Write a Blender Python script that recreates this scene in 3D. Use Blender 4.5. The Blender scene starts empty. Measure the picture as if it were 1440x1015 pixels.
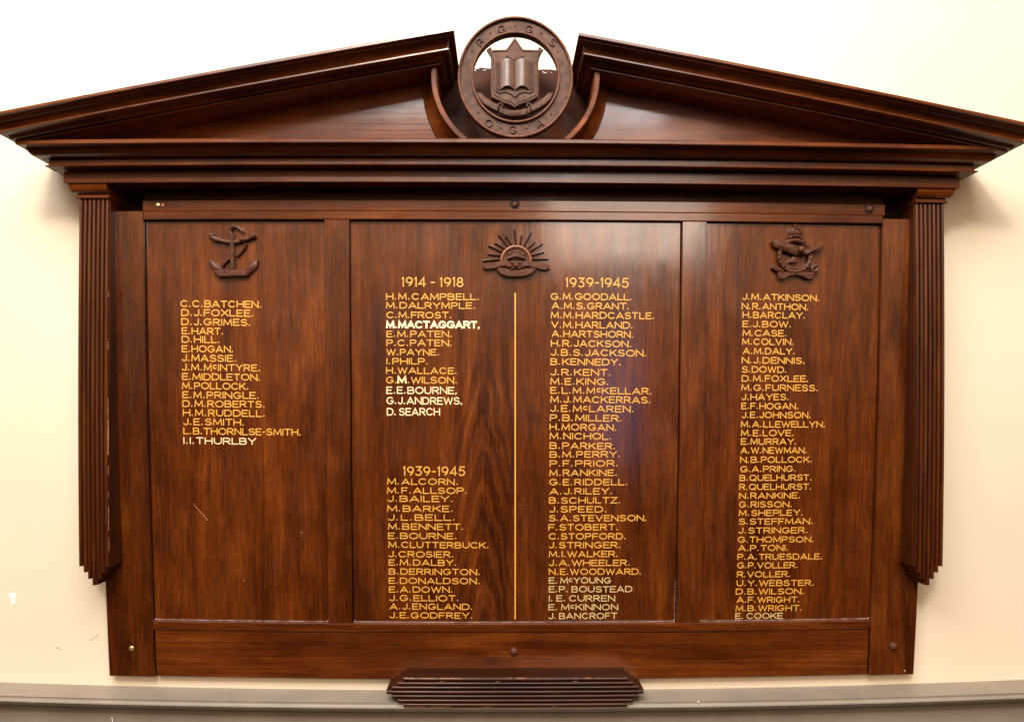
import bpy, bmesh, math, random
from mathutils import Matrix, Vector
random.seed(7)
SC = bpy.context.scene
COL = SC.collection

# ------------------------------------------------------------------ camera
# board space: X to the right, Y up, d = distance out from the wall (metres).
# Blender space: (X, -d, Y + ZUP).
F_PX, DCAM = 1102.0, 2.01
YAW, PITCH, ROLL, PPY, K1, PPX = 0.01075, 0.00113, 0.00224, 575.6084, -0.02425, -1.45783
YC, ZUP = 0.11, 1.60

cam_d = bpy.data.cameras.new('camera')
cam = bpy.data.objects.new('camera', cam_d)
COL.objects.link(cam)
SC.camera = cam
cam_d.sensor_width = 36.0
cam_d.lens = F_PX / 1440 * 36
cam_d.shift_x = -PPX / 1440
cam_d.shift_y = (PPY - 507.5) / 1440
cam_d.clip_start, cam_d.clip_end = 0.05, 100
def rot_rows():
    c, s = math.cos(YAW), math.sin(YAW)
    r0, r1, r2 = [c, 0, -s], [0, 1, 0], [s, 0, c]
    c, s = math.cos(PITCH), math.sin(PITCH)
    n1 = [c * r1[i] - s * r2[i] for i in range(3)]
    n2 = [s * r1[i] + c * r2[i] for i in range(3)]
    c, s = math.cos(ROLL), math.sin(ROLL)
    right = [c * r0[i] + s * n1[i] for i in range(3)]
    up = [-s * r0[i] + c * n1[i] for i in range(3)]
    return right, up, n2
RR, UU, FF = rot_rows()
sw = lambda v: Vector((v[0], v[2], v[1]))          # (X, Y, forward) -> Blender
M = Matrix.Identity(4)
for i, v in enumerate((sw(RR), sw(UU), -sw(FF))):
    for j in range(3):
        M[j][i] = v[j]
M.translation = Vector((0, -DCAM, ZUP))
cam.matrix_world = M

# ------------------------------------------------------------------ light
W = bpy.data.worlds.new('World')
SC.world = W
W.use_nodes = True
bg = W.node_tree.nodes['Background']
# the dim room: pale ceiling and upper walls above, dark floor below
_n = W.node_tree
_tc = _n.nodes.new('ShaderNodeTexCoord'); _sp = _n.nodes.new('ShaderNodeSeparateXYZ')
_r = _n.nodes.new('ShaderNodeValToRGB')
_r.color_ramp.elements[0].position = .44; _r.color_ramp.elements[0].color = (.030, .017, .010, 1)
_r.color_ramp.elements[1].position = .59; _r.color_ramp.elements[1].color = (1.0, .60, .36, 1)
_m = _n.nodes.new('ShaderNodeMath'); _m.operation = 'MULTIPLY_ADD'
_m.inputs[1].default_value = .5; _m.inputs[2].default_value = .5
_n.links.new(_tc.outputs['Generated'], _sp.inputs[0]); _n.links.new(_sp.outputs[2], _m.inputs[0])
_n.links.new(_m.outputs[0], _r.inputs[0]); _n.links.new(_r.outputs[0], bg.inputs[0])
bg.inputs[1].default_value = 0.75

def area(name, loc, target, sx, sy, power, color):
    L = bpy.data.lights.new(name, 'AREA')
    L.shape = 'RECTANGLE'; L.size = sx; L.size_y = sy
    L.energy = power; L.color = color
    o = bpy.data.objects.new(name, L); COL.objects.link(o)
    p = Vector((loc[0], -loc[2], loc[1] + ZUP)); t = Vector((target[0], -target[2], target[1] + ZUP))
    o.location = p
    o.rotation_euler = (t - p).to_track_quat('-Z', 'Y').to_euler()
    return o
# ceiling lamp just in front of the wall, above the frame of the picture
area('ceiling_light', (-0.45, 2.25, 2.20), (0.0, 0.7, 0.0), 3.0, 1.4, 165, (0.98, 0.98, 1.0))
# room light high up behind the photographer
area('room_light', (-0.6, 2.85, 4.2), (0, 0, 0), 0.60, 0.45, 115, (1.0, 0.87, 0.70))
# tall window behind the photographer, to the right; a bare tube beside it; a far blue pane
area('window_light', (1.0, 1.5, 4.6), (0.3, 0.3, 0), 1.3, 1.4, 38, (1.0, 0.84, 0.70))
area('tube_light', (0.30, 1.86, 4.6), (0.1, 0.5, 0), 0.12, 0.45, 8, (1.0, 0.97, 0.95))
area('far_window_light', (0.95, -0.30, 4.6), (0.27, 0.1, 0), 0.32, 1.1, 1.3, (0.50, 0.55, 1.0))

SC.view_settings.view_transform = 'Standard'
SC.view_settings.look = 'None'
SC.view_settings.exposure = 0.0
SC.view_settings.gamma = 1.0

# ------------------------------------------------------------------ mapping helpers
def warp(X, Y):
    """the board and mouldings bow outward by a few millimetres"""
    r2 = (X * X + (Y - YC) ** 2) / 1.24 ** 2
    k = (1 + K1 * r2) / (1 + K1 * .6)
    return X * k, YC + (Y - YC) * k
def proj(X, Y, d):
    X, Y = warp(X, Y)
    v = (X, Y, DCAM - d)
    a = sum(RR[i] * v[i] for i in range(3)); b = sum(UU[i] * v[i] for i in range(3)); c = sum(FF[i] * v[i] for i in range(3))
    return F_PX * a / c + 720 + PPX, PPY - F_PX * b / c
def FACE(Y):                      # front of the board: it hangs leaning, its top further out
    return 0.05916 + 0.04814 * Y
REC = 0.014
def PAN(Y):
    return FACE(Y) - REC
def P(px, py, dep=PAN):
    X = (px - 720) / 580; Y = (575 - py) / 580
    for _ in range(12):
        d = dep(Y) if callable(dep) else dep
        u, v = proj(X, Y, d)
        X += (px - u) / 580; Y -= (py - v) / 580
    return X, Y

# ------------------------------------------------------------------ materials
def newmat(name):
    m = bpy.data.materials.new(name); m.use_nodes = True
    nt = m.node_tree
    return m, nt, nt.nodes['Principled BSDF']
def node(nt, typ, **kw):
    n = nt.nodes.new(typ)
    for k, v in kw.items(): setattr(n, k, v)
    return n
def ramp(nt, stops, fac):
    r = node(nt, 'ShaderNodeValToRGB')
    e = r.color_ramp.elements
    while len(e) < len(stops): e.new(0.5)
    for i, (p, c) in enumerate(stops):
        e[i].position = p; e[i].color = (*c, 1)
    nt.links.new(fac, r.inputs[0])
    return r
def mth(nt, op, a, b=None, c=None):
    n = node(nt, 'ShaderNodeMath', operation=op)
    for i, v in enumerate((a, b, c)):
        if v is None: continue
        if isinstance(v, (int, float)): n.inputs[i].default_value = v
        else: nt.links.new(v, n.inputs[i])
    return n.outputs[0]

def wood(name, axis, dark=1.0, figure=False, rough=.30, seed=0.0, coat=1.0, crough=.11):
    m, nt, b = newmat(name)
    L = nt.links
    tc = node(nt, 'ShaderNodeTexCoord')
    oi = node(nt, 'ShaderNodeObjectInfo')
    add = node(nt, 'ShaderNodeVectorMath', operation='MULTIPLY_ADD')
    rnd = node(nt, 'ShaderNodeCombineXYZ')
    for i in range(3): L.new(oi.outputs['Random'], rnd.inputs[i])
    add.inputs[1].default_value = (17, 31, 23)
    L.new(rnd.outputs[0], add.inputs[0]); L.new(tc.outputs['Object'], add.inputs[2])
    def noise(s_along, s_across, detail, rough_, dist=0.0, off=0.0):
        mp = node(nt, 'ShaderNodeMapping')
        sc = [s_across] * 3; sc['xyz'.index(axis)] = s_along
        mp.inputs['Scale'].default_value = sc
        mp.inputs['Location'].default_value = (seed + off, seed * 2 + off, seed * 3)
        L.new(add.outputs[0], mp.inputs[0])
        n = node(nt, 'ShaderNodeTexNoise')
        n.inputs['Scale'].default_value = 1; n.inputs['Detail'].default_value = detail
        n.inputs['Roughness'].default_value = rough_; n.inputs['Distortion'].default_value = dist
        L.new(mp.outputs[0], n.inputs[0])
        return n.outputs[0]
    broad = noise(1.6, 15, 3, .55, 1.0)
    fibre = noise(9, 330, 5, .65, .2, 3)
    band = noise(1.1, 120, 4, .6, .9, 7)
    blot = noise(9, 14, 3, .6, .4, 5)
    t = mth(nt, 'MULTIPLY', broad, .38)
    t = mth(nt, 'ADD', t, mth(nt, 'MULTIPLY', fibre, .27))
    t = mth(nt, 'ADD', t, mth(nt, 'MULTIPLY', band, .19))
    t = mth(nt, 'ADD', t, mth(nt, 'MULTIPLY', blot, .16))
    if figure:                      # crown-cut figure: nested arches up the middle of the board
        sep = node(nt, 'ShaderNodeSeparateXYZ'); L.new(tc.outputs['Object'], sep.inputs[0])
        nz = noise(7, 16, 3, .55, .4, 11)
        x = mth(nt, 'ADD', sep.outputs[0], .078)
        x = mth(nt, 'ADD', x, mth(nt, 'MULTIPLY', mth(nt, 'SUBTRACT', nz, .5), .05))
        ax = mth(nt, 'ABSOLUTE', x)
        u = mth(nt, 'ADD', mth(nt, 'MULTIPLY', sep.outputs[2], 1.0), mth(nt, 'MULTIPLY', mth(nt, 'POWER', ax, 1.6), 22))
        u = mth(nt, 'ADD', u, mth(nt, 'MULTIPLY', nz, .10))
        s = mth(nt, 'SINE', mth(nt, 'MULTIPLY', u, 120))
        s2 = mth(nt, 'SINE', mth(nt, 'MULTIPLY', u, 47))
        mr = node(nt, 'ShaderNodeMapRange', interpolation_type='SMOOTHSTEP')
        mr.inputs[1].default_value = .105; mr.inputs[2].default_value = .03
        L.new(ax, mr.inputs[0])
        mz = node(nt, 'ShaderNodeMapRange', interpolation_type='SMOOTHSTEP')
        mz.inputs[1].default_value = .20; mz.inputs[2].default_value = 0.08
        L.new(sep.outputs[2], mz.inputs[0])
        mk = mth(nt, 'MULTIPLY', mr.outputs[0], mz.outputs[0])
        t = mth(nt, 'ADD', t, mth(nt, 'MULTIPLY', mth(nt, 'MULTIPLY', s, .022), mk))
        t = mth(nt, 'ADD', t, mth(nt, 'MULTIPLY', mth(nt, 'MULTIPLY', s2, .045), mk))
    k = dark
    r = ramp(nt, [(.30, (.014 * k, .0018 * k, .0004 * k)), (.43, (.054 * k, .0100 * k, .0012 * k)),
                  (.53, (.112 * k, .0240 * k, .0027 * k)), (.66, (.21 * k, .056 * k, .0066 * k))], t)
    # dark pores running with the grain
    pore = noise(22, 620, 2, .5, 0, 13)
    pm = node(nt, 'ShaderNodeMapRange'); pm.inputs[1].default_value = .36; pm.inputs[2].default_value = .44
    pm.inputs[3].default_value = .78; pm.inputs[4].default_value = 1
    L.new(pore, pm.inputs[0])
    mix = node(nt, 'ShaderNodeMix', data_type='RGBA', blend_type='MULTIPLY')
    mix.inputs[0].default_value = 1
    L.new(r.outputs[0], mix.inputs[6]); L.new(pm.outputs[0], mix.inputs[7])
    L.new(mix.outputs[2], b.inputs['Base Color'])
    wr = noise(8, 9, 4, .6, .5, 17)
    rr = node(nt, 'ShaderNodeMapRange'); rr.inputs[1].default_value = .35; rr.inputs[2].default_value = .65
    rr.inputs[3].default_value = rough - .06; rr.inputs[4].default_value = rough + .12
    L.new(wr, rr.inputs[0]); L.new(rr.outputs[0], b.inputs['Roughness'])
    b.inputs['Specular IOR Level'].default_value = .12
    b.inputs['Coat IOR'].default_value = 1.75
    b.inputs['Coat Weight'].default_value = coat
    cr = node(nt, 'ShaderNodeMapRange'); cr.inputs[1].default_value = .38; cr.inputs[2].default_value = .62
    cr.inputs[3].default_value = crough * .8; cr.inputs[4].default_value = crough * 1.6
    L.new(mth(nt, 'ADD', mth(nt, 'MULTIPLY', wr, .5), mth(nt, 'MULTIPLY', band, .5)), cr.inputs[0]); L.new(cr.outputs[0], b.inputs['Coat Roughness'])
    bp = node(nt, 'ShaderNodeBump'); bp.inputs['Strength'].default_value = .22; bp.inputs['Distance'].default_value = .0012
    hh = mth(nt, 'ADD', mth(nt, 'MULTIPLY', pm.outputs[0], .5), mth(nt, 'MULTIPLY', band, 1.4))
    hh = mth(nt, 'ADD', hh, mth(nt, 'MULTIPLY', fibre, .35))
    bp2 = node(nt, 'ShaderNodeBump'); bp2.inputs['Strength'].default_value = .015; bp2.inputs['Distance'].default_value = .0010
    L.new(hh, bp2.inputs['Height']); L.new(bp2.outputs[0], b.inputs['Coat Normal'])
    L.new(hh, bp.inputs['Height']); L.new(bp.outputs[0], b.inputs['Normal'])
    return m

W_V = wood('mahogany_vertical_grain', 'z', .88)
W_H = wood('mahogany_horizontal_grain', 'x', seed=4.1, coat=.6)
W_PANEL = wood('mahogany_panel', 'z', 1.0, seed=9.7)
W_FIG = wood('mahogany_figured_panel', 'z', .92, figure=True, seed=2.3)
W_MOULD = wood('mahogany_moulding', 'x', 1.1, rough=.36, seed=6.0, coat=.35, crough=.18)
W_REED = wood('mahogany_reeding', 'z', .58, rough=.4, seed=1.0, coat=.35, crough=.2)
W_DULL = wood('mahogany_unpolished_shaded', 'x', .42, rough=.6, seed=3.3, coat=.02)  # unpolished, and darkened so its colour holds the shadow band under the architrave
W_SHADE = wood('shade_darkened_timber', 'x', .16, rough=.7, seed=8.3, coat=.0)  # near-black colour puts the shade of the recess into the timber
W_SCROLL = wood('mahogany_scroll', 'x', 1.25, rough=.5, seed=7.1, coat=.08, crough=.3)
W_TYMP = wood('mahogany_pediment_panel', 'x', 1.15, rough=.4, seed=5.3, coat=.42, crough=.10)
W_REEDH = wood('mahogany_reeding_horizontal', 'x', .34, rough=.4, seed=1.6, coat=.2)

def plain(name, col, rough=.5, noise_amt=.25, scale=60, bump=0.0, spec=.5, metal=0.0):
    m, nt, b = newmat(name)
    tc = node(nt, 'ShaderNodeTexCoord')
    n = node(nt, 'ShaderNodeTexNoise'); n.inputs['Scale'].default_value = scale; n.inputs['Detail'].default_value = 5
    nt.links.new(tc.outputs['Object'], n.inputs[0])
    lo = tuple(c * (1 - noise_amt) for c in col); hi = tuple(min(1, c * (1 + noise_amt)) for c in col)
    r = ramp(nt, [(.3, lo), (.7, hi)], n.outputs[0])
    nt.links.new(r.outputs[0], b.inputs['Base Color'])
    b.inputs['Roughness'].default_value = rough
    b.inputs['Specular IOR Level'].default_value = spec
    b.inputs['Metallic'].default_value = metal
    if bump:
        bp = node(nt, 'ShaderNodeBump'); bp.inputs['Strength'].default_value = bump; bp.inputs['Distance'].default_value = .002
        nt.links.new(n.outputs[0], bp.inputs['Height']); nt.links.new(bp.outputs[0], b.inputs['Normal'])
    return m
CARVED = plain('carved_dark_timber', (.085, .031, .017), .38, .45, 90, .5, .22)
CARVED2 = plain('carved_roundel_timber', (.090, .044, .029), .50, .40, 60, .5, .12)
GOLD = plain('gold_paint', (.74, .365, .058), .42, .22, 350, .1)
PALE = plain('pale_gold_paint', (.84, .66, .35), .45, .12, 350, .1)
DULL = plain('dull_yellow_paint', (.64, .47, .19), .5, .2, 350, .1)
WHITEG = plain('glossy_repainted_lettering', (.95, .86, .62), .25, .1, 350, .1)
BRASS = plain('brass', (.62, .48, .20), .35, .2, 200, 0, .5, .8)
BARE = plain('bare_worn_timber', (.42, .17, .07), .6, .4, 200, .2)
CHIP = plain('white_plaster_chip', (.86, .80, .80), .8, .05, 60)
DUST_HI = plain('pale_dust_highlight', (.36, .27, .24), .8, .3, 300)  # pale colour for the rail edge highlight and its dust
SCUFF = plain('grey_scuff', (.42, .35, .26), .8, .3, 300)

def wall_mat():
    m, nt, b = newmat('cream_painted_wall')
    tc = node(nt, 'ShaderNodeTexCoord')
    n = node(nt, 'ShaderNodeTexNoise'); n.inputs['Scale'].default_value = 2.2; n.inputs['Detail'].default_value = 6
    nt.links.new(tc.outputs['Object'], n.inputs[0])
    r = ramp(nt, [(.25, (.735, .640, .470)), (.75, (.785, .69, .520))], n.outputs[0])
    nt.links.new(r.outputs[0], b.inputs['Base Color'])
    b.inputs['Roughness'].default_value = .55
    b.inputs['Specular IOR Level'].default_value = .3
    n2 = node(nt, 'ShaderNodeTexNoise'); n2.inputs['Scale'].default_value = 140; n2.inputs['Detail'].default_value = 3
    n3 = node(nt, 'ShaderNodeTexNoise'); n3.inputs['Scale'].default_value = 9; n3.inputs['Detail'].default_value = 4
    nt.links.new(tc.outputs['Object'], n2.inputs[0]); nt.links.new(tc.outputs['Object'], n3.inputs[0])
    h = mth(nt, 'ADD', mth(nt, 'MULTIPLY', n2.outputs[0], .25), n3.outputs[0])
    bp = node(nt, 'ShaderNodeBump'); bp.inputs['Strength'].default_value = .25; bp.inputs['Distance'].default_value = .003
    nt.links.new(h, bp.inputs['Height']); nt.links.new(bp.outputs[0], b.inputs['Normal'])
    return m
WALL = wall_mat()
DADO = plain('taupe_gloss_paint', (.27, .235, .190), .42, .10, 9, .15, .3)

# ------------------------------------------------------------------ mesh helpers
ORIG = {}
def mk(name, verts, faces, mat, parent=None, smooth=None, warped=True, origin=None):
    """verts in board space -> one mesh object whose origin is its own middle"""
    pts = []
    for (X, Y, d) in verts:
        if warped: X, Y = warp(X, Y)
        pts.append(Vector((X, -d, Y + ZUP)))
    if origin is None:
        lo = [min(p[i] for p in pts) for i in range(3)]; hi = [max(p[i] for p in pts) for i in range(3)]
        origin = Vector([(lo[i] + hi[i]) / 2 for i in range(3)])
    me = bpy.data.meshes.new(name)
    me.from_pydata([p - origin for p in pts], [], faces)
    bm = bmesh.new(); bm.from_mesh(me)
    bmesh.ops.recalc_face_normals(bm, faces=bm.faces)
    big = [f for f in bm.faces if len(f.verts) > 4]
    if big: bmesh.ops.triangulate(bm, faces=big)
    bm.to_mesh(me); bm.free()
    me.materials.append(mat)
    if smooth:
        me.shade_smooth(); me.set_sharp_from_angle(angle=math.radians(smooth))
    o = bpy.data.objects.new(name, me); COL.objects.link(o)
    base = Vector((0, 0, 0))
    if parent is not None:
        o.parent = parent; base = ORIG[parent.name]
    o.location = origin - base
    ORIG[o.name] = origin
    return o

def fn(d): return d if callable(d) else (lambda Y: d)

def slab(x0, x1, y0, y1, df, db, bev=.0012, nx=1, ny=1):
    """rectangular board, front face following df(Y), with eased edges"""
    df, db = fn(df), fn(db)
    V, Fc = [], []
    xs = [x0 + bev + (x1 - x0 - 2 * bev) * i / nx for i in range(nx + 1)]
    ys = [y0 + bev + (y1 - y0 - 2 * bev) * j / ny for j in range(ny + 1)]
    for y in ys:
        for x in xs: V.append((x, y, df(y)))
    g = lambda i, j: j * (nx + 1) + i
    for j in range(ny):
        for i in range(nx): Fc.append((g(i, j), g(i + 1, j), g(i + 1, j + 1), g(i, j + 1)))
    loop = [(i, 0) for i in range(nx)] + [(nx, j) for j in range(ny)] + [(i, ny) for i in range(nx, 0, -1)] + [(0, j) for j in range(ny, 0, -1)]
    inner = [g(i, j) for i, j in loop]
    def ring(dd, off):
        r = []
        for i, j in loop:
            x = x0 if i == 0 else x1 if i == nx else xs[i]
            y = y0 if j == 0 else y1 if j == ny else ys[j]
            r.append(len(V)); V.append((x, y, dd(y) - off))
        return r
    r1 = ring(df, bev); r2 = ring(db, 0)
    n = len(loop)
    for A, B in ((inner, r1), (r1, r2)):
        for k in range(n): Fc.append((A[k], A[(k + 1) % n], B[(k + 1) % n], B[k]))
    Fc.append(tuple(r2))
    return V, Fc

def inset(poly, b):
    n = len(poly); out = []
    A = sum(poly[i][0] * poly[(i + 1) % n][1] - poly[(i + 1) % n][0] * poly[i][1] for i in range(n))
    s = 1 if A > 0 else -1
    for i in range(n):
        p0, p1, p2 = poly[i - 1], poly[i], poly[(i + 1) % n]
        a = Vector((p1[0] - p0[0], p1[1] - p0[1])); c = Vector((p2[0] - p1[0], p2[1] - p1[1]))
        if a.length < 1e-9 or c.length < 1e-9: out.append(p1); continue
        a.normalize(); c.normalize()
        na = Vector((-a.y, a.x)) * s; nc = Vector((-c.y, c.x)) * s
        m = na + nc
        if m.length < 1e-6: m = na
        m.normalize()
        k = b / max(.35, m.dot(na))
        out.append((p1[0] + m.x * k, p1[1] + m.y * k))
    return out

def plate(poly, df, db, bev=.002, dome=0.0):
    """outline extruded from db to df with a chamfer; dome lifts the middle"""
    df, db = fn(df), fn(db)
    n = len(poly)
    ins = inset(poly, bev)
    V = [(x, y, db(y)) for x, y in poly] + [(x, y, df(y) - bev) for x, y in poly] + [(x, y, df(y)) for x, y in ins]
    Fc = []
    for k in range(n):
        q = (k + 1) % n
        Fc.append((k, q, n + q, n + k)); Fc.append((n + k, n + q, 2 * n + q, 2 * n + k))
    Fc.append(tuple(range(n)))
    if dome:
        cx = sum(p[0] for p in ins) / n; cy = sum(p[1] for p in ins) / n
        V.append((cx, cy, df(cy) + dome))
        for k in range(n): Fc.append((2 * n + k, 2 * n + (k + 1) % n, 3 * n))
    else: Fc.append(tuple(range(2 * n, 3 * n)))
    return V, Fc

def join(*parts):
    V, Fc = [], []
    for v, f in parts:
        o = len(V); V += v; Fc += [tuple(i + o for i in q) for q in f]
    return V, Fc

def tube(pts, rad, dep=.0, flat=1.0, seg=8, closed=False, lift=0.0):
    """rounded rod lying on the surface dep(Y); pts (X, Y[, extra depth]); flat scales its depth"""
    dep = fn(dep); n = len(pts); V, Fc = [], []
    R = rad if isinstance(rad, (list, tuple)) else [rad] * n
    for i in range(n):
        a = pts[i - 1] if (closed or i > 0) else pts[i]
        b = pts[(i + 1) % n] if (closed or i < n - 1) else pts[i]
        t = Vector((b[0] - a[0], b[1] - a[1])); t = t.normalized() if t.length > 1e-9 else Vector((1, 0))
        nx_, ny_ = -t.y, t.x
        ex = pts[i][2] if len(pts[i]) > 2 else 0
        for k in range(seg):
            th = 2 * math.pi * k / seg
            V.append((pts[i][0] + nx_ * R[i] * math.cos(th), pts[i][1] + ny_ * R[i] * math.cos(th),
                      dep(pts[i][1]) + lift + ex + flat * R[i] * math.sin(th)))
    m = n if closed else n - 1
    for i in range(m):
        for k in range(seg):
            a = i * seg + k; b = i * seg + (k + 1) % seg
            c = ((i + 1) % n) * seg + (k + 1) % seg; d = ((i + 1) % n) * seg + k
            Fc.append((a, b, c, d))
    if not closed:
        Fc.append(tuple(range(seg))); Fc.append(tuple(range((n - 1) * seg, n * seg)))
    return V, Fc

def ellipsoid(cx, cy, cd, rx, ry, rd, a=0, nu=14, nv=8):
    V, Fc = [], []
    for j in range(1, nv):
        ph = math.pi * j / nv
        for i in range(nu):
            th = 2 * math.pi * i / nu
            x = rx * math.sin(ph) * math.cos(th); y = ry * math.sin(ph) * math.sin(th)
            V.append((cx + x * math.cos(a) - y * math.sin(a), cy + x * math.sin(a) + y * math.cos(a), cd + rd * math.cos(ph)))
    V.append((cx, cy, cd + rd)); V.append((cx, cy, cd - rd)); t, u = len(V) - 2, len(V) - 1
    for j in range(nv - 2):
        for i in range(nu):
            Fc.append((j * nu + i, j * nu + (i + 1) % nu, (j + 1) * nu + (i + 1) % nu, (j + 1) * nu + i))
    for i in range(nu):
        Fc.append((t, i, (i + 1) % nu)); Fc.append((u, (nv - 2) * nu + i, (nv - 2) * nu + (i + 1) % nu))
    return V, Fc

def roundp(prof, r=.0012):
    """ease each corner of an open profile with a small chamfer"""
    out = [prof[0]]
    for i in range(1, len(prof) - 1):
        p0, p1, p2 = (Vector(p) for p in prof[i - 1:i + 2])
        a, c = p0 - p1, p2 - p1
        ang = a.angle(c) if a.length > 1e-7 and c.length > 1e-7 else math.pi
        if ang > 2.4: out.append(tuple(p1)); continue
        k = min(r, a.length * .4, c.length * .4)
        out.append(tuple(p1 + a.normalized() * k)); out.append(tuple(p1 + c.normalized() * k))
    out.append(prof[-1])
    return out
def arc(p0, p1, bulge, n=6):
    """points from p0 to p1 (d, h) bulging sideways"""
    a, b = Vector(p0), Vector(p1); m = (a + b) / 2; t = b - a; nr = Vector((-t.y, t.x))
    c = m + nr * bulge * 2
    return [tuple(a * (1 - s) ** 2 + c * 2 * s * (1 - s) + b * s * s) for s in [i / n for i in range(n + 1)]]

XC = 0.0285
def entab(prof, half, ref, slope=1.0, n=24):
    """profile [(d, Y)] swept left return - front - right return; half = half length at depth ref"""
    V, Fc = [], []; m = len(prof)
    st = []
    for d, Y in prof: st.append((XC - half - (d - ref) * slope, Y, 0.0))
    rows = [st]
    for i in range(n + 1):
        s = -1 + 2 * i / n
        rows.append([(XC + s * (half + (d - ref) * slope), Y, d) for d, Y in prof])
    rows.append([(XC + half + (d - ref) * slope, Y, 0.0) for d, Y in prof])
    for r in rows: V += r
    for i in range(len(rows) - 1):
        for k in range(m - 1):
            a = i * m + k; Fc.append((a, a + 1, a + 1 + m, a + m))
        Fc.append((i * m, (i + 1) * m, (i + 2) * m - 1, (i + 1) * m - 1))
    return V, Fc

# ------------------------------------------------------------------ setting: wall and dado rail
def setting(o):
    o['kind'] = 'structure'; return o
V, Fc = [], []
NXW = 8
o = mk('wall', *slab(-4, 4, -1.6, 3.2, 0.0, -.12, .001, 8, 6), WALL, warped=False)
wall = setting(o); wall['label'] = 'cream painted wall behind the honour board'
# dado rail: flat top, rounded nose, cove under it, then the face of the panelling
prof = [(-.01, -.7135), (.088, -.7135)] + arc((.088, -.7135), (.093, -.7240), -.28, 8)[1:] + [(.093, -.7265)] + \
       arc((.090, -.7270), (.066, -.7400), .22, 8) + [(.062, -.7400), (.062, -.7435), (.052, -.7435), (.052, -1.25), (-.01, -1.25)]
NX = 40; V = []; Fc = []; m = len(prof)
for i in range(NX + 1):
    x = -1.6 + 3.2 * i / NX
    for d, Y in prof: V.append((x, Y, d))
for i in range(NX):
    for k in range(m - 1): a = i * m + k; Fc.append((a, a + 1, a + 1 + m, a + m))
dado = setting(mk('dado_rail', V, Fc, DADO, smooth=35)); dado['label'] = 'taupe gloss dado rail along the foot of the wall'

def wallmark(name, pts, mat, w, label):
    q = [P(x, y, 0.0) for x, y in pts]
    if w: g = tube([(a, b) for a, b in q], w, .0006, .3, 6)
    else: g = plate(q, .0012, -.001, .0004)
    o = mk(name, *g, mat, wall); o['label'] = label
wallmark('paint_chip', [(11, 835), (16, 833), (22, 834), (23, 838), (22, 848), (20, 851), (17, 850), (15, 843), (12, 838)], CHIP, 0, 'small white chip in the cream paint')
wallmark('scuff_mark', [(78, 909), (83, 911), (86, 913)], SCUFF, .0011, 'short grey scuff low on the wall')
wallmark('scuff_mark', [(126, 900), (133, 896), (139, 891)], SCUFF, .0007, 'thin pencil-like scuff beside the board')

def dadomark(name, pts, d, mat, r, label):
    q = [P(x, y, d) for x, y in pts]
    o = mk(name, *tube([(a, b) for a, b in q], r, d, .4, 6), mat, dado); o['label'] = label
dadomark('paint_drip', [(157, 1008), (158, 1012), (158.5, 1015)], .062, CHIP, .0011, 'pale drip below the nose of the dado rail')
dadomark('paint_chip', [(981, 986), (983, 986.5)], .0925, CHIP, .0018, 'small pale chip on the nose of the dado rail')
dadomark('paint_chip', [(44, 987), (47, 987.3)], .0925, CHIP, .0010, 'tiny chip on the left of the dado rail')

# ------------------------------------------------------------------ the honour board
board = bpy.data.objects.new('honour_board', None); COL.objects.link(board)
board.location = Vector((XC, 0, -.679 + ZUP)); ORIG[board.name] = board.location.copy()
board['label'] = 'carved mahogany honour board with broken pediment and gilt name lists on a cream wall'
board['category'] = 'honour board'
board.empty_display_size = .2

# measured lines of the frame
xL, xR = -.9993, 1.0618
a_, b_, c_, d_, e_, g_ = -.8814, -.4347, -.3744, .4386, .4994, .9424
yPT, yPB, ySB, yBOT = .4641, -.5328, -.5570, -.6790
off = lambda k: (lambda Y: FACE(Y) + k)
# backing board
mk('backing_board', *slab(xL + .02, xR - .02, yBOT + .01, .482, off(-.030), off(-.045), .001, 12, 8), W_V, board)
mk('recess_board', *slab(xL - .03, xR + .03, .4825, .5395, .030, .006, .001, 28, 1), W_SHADE, board)
# stiles
mk('stile', *slab(xL, a_, yBOT, .4855, FACE, off(-.0255), .0015, 2, 16), W_V, board)
mk('stile', *slab(g_, xR, yBOT - .0005, .4765, FACE, off(-.0255), .0015, 2, 16), W_V, board)
mk('muntin', *slab(b_, c_, yPB + .0002, yPT - .0002, off(-.0003), off(-.0255), .0015, 1, 16), W_V, board)
mk('muntin', *slab(d_, e_, yPB + .0002, yPT - .0002, off(-.0003), off(-.0255), .0015, 1, 16), W_V, board)
# narrow inner rails next to the panels
mk('inner_rail', *slab(a_ + .0005, g_ - .0005, yPT, .4848, off(-.0006), off(-.0255), .0018, 28, 1), W_H, board)
mk('inner_rail', *slab(a_ + .0005, g_ - .0005, ySB + .001, yPB, off(-.0006), off(-.0255), .0018, 28, 1), W_H, board)
# wide rails
yTR = P(724, 280.5, FACE)[1]
mk('top_rail', *slab(a_ - .004, g_ + .008, .4856, yTR, off(-.006), off(-.0255), .0018, 28, 2), W_H, board)
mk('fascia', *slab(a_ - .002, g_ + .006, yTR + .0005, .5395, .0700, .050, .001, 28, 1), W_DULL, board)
mk('bottom_rail', *slab(a_ + .0035, g_ - .0035, yBOT + .001, ySB - .0004, off(-.0035), off(-.0255), .0018, 28, 2), W_H, board)
# the three panels
PANELS = []
for x0, x1, mt, lab in ((a_, b_, W_PANEL, 'left panel with sixteen gilt names below the anchor badge'),
                        (c_, d_, W_FIG, 'wide middle panel with two columns of gilt names and a gilt dividing line'),
                        (e_, g_, W_PANEL, 'right panel with the long gilt name column below the winged badge')):
    p = mk('panel', *slab(x0 + .0016, x1 - .0016, yPB + .0010, yPT - .0016, PAN, off(-.0252), .0006, 10, 16), mt, board)
    p['label'] = lab
    PANELS.append(p)

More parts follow.
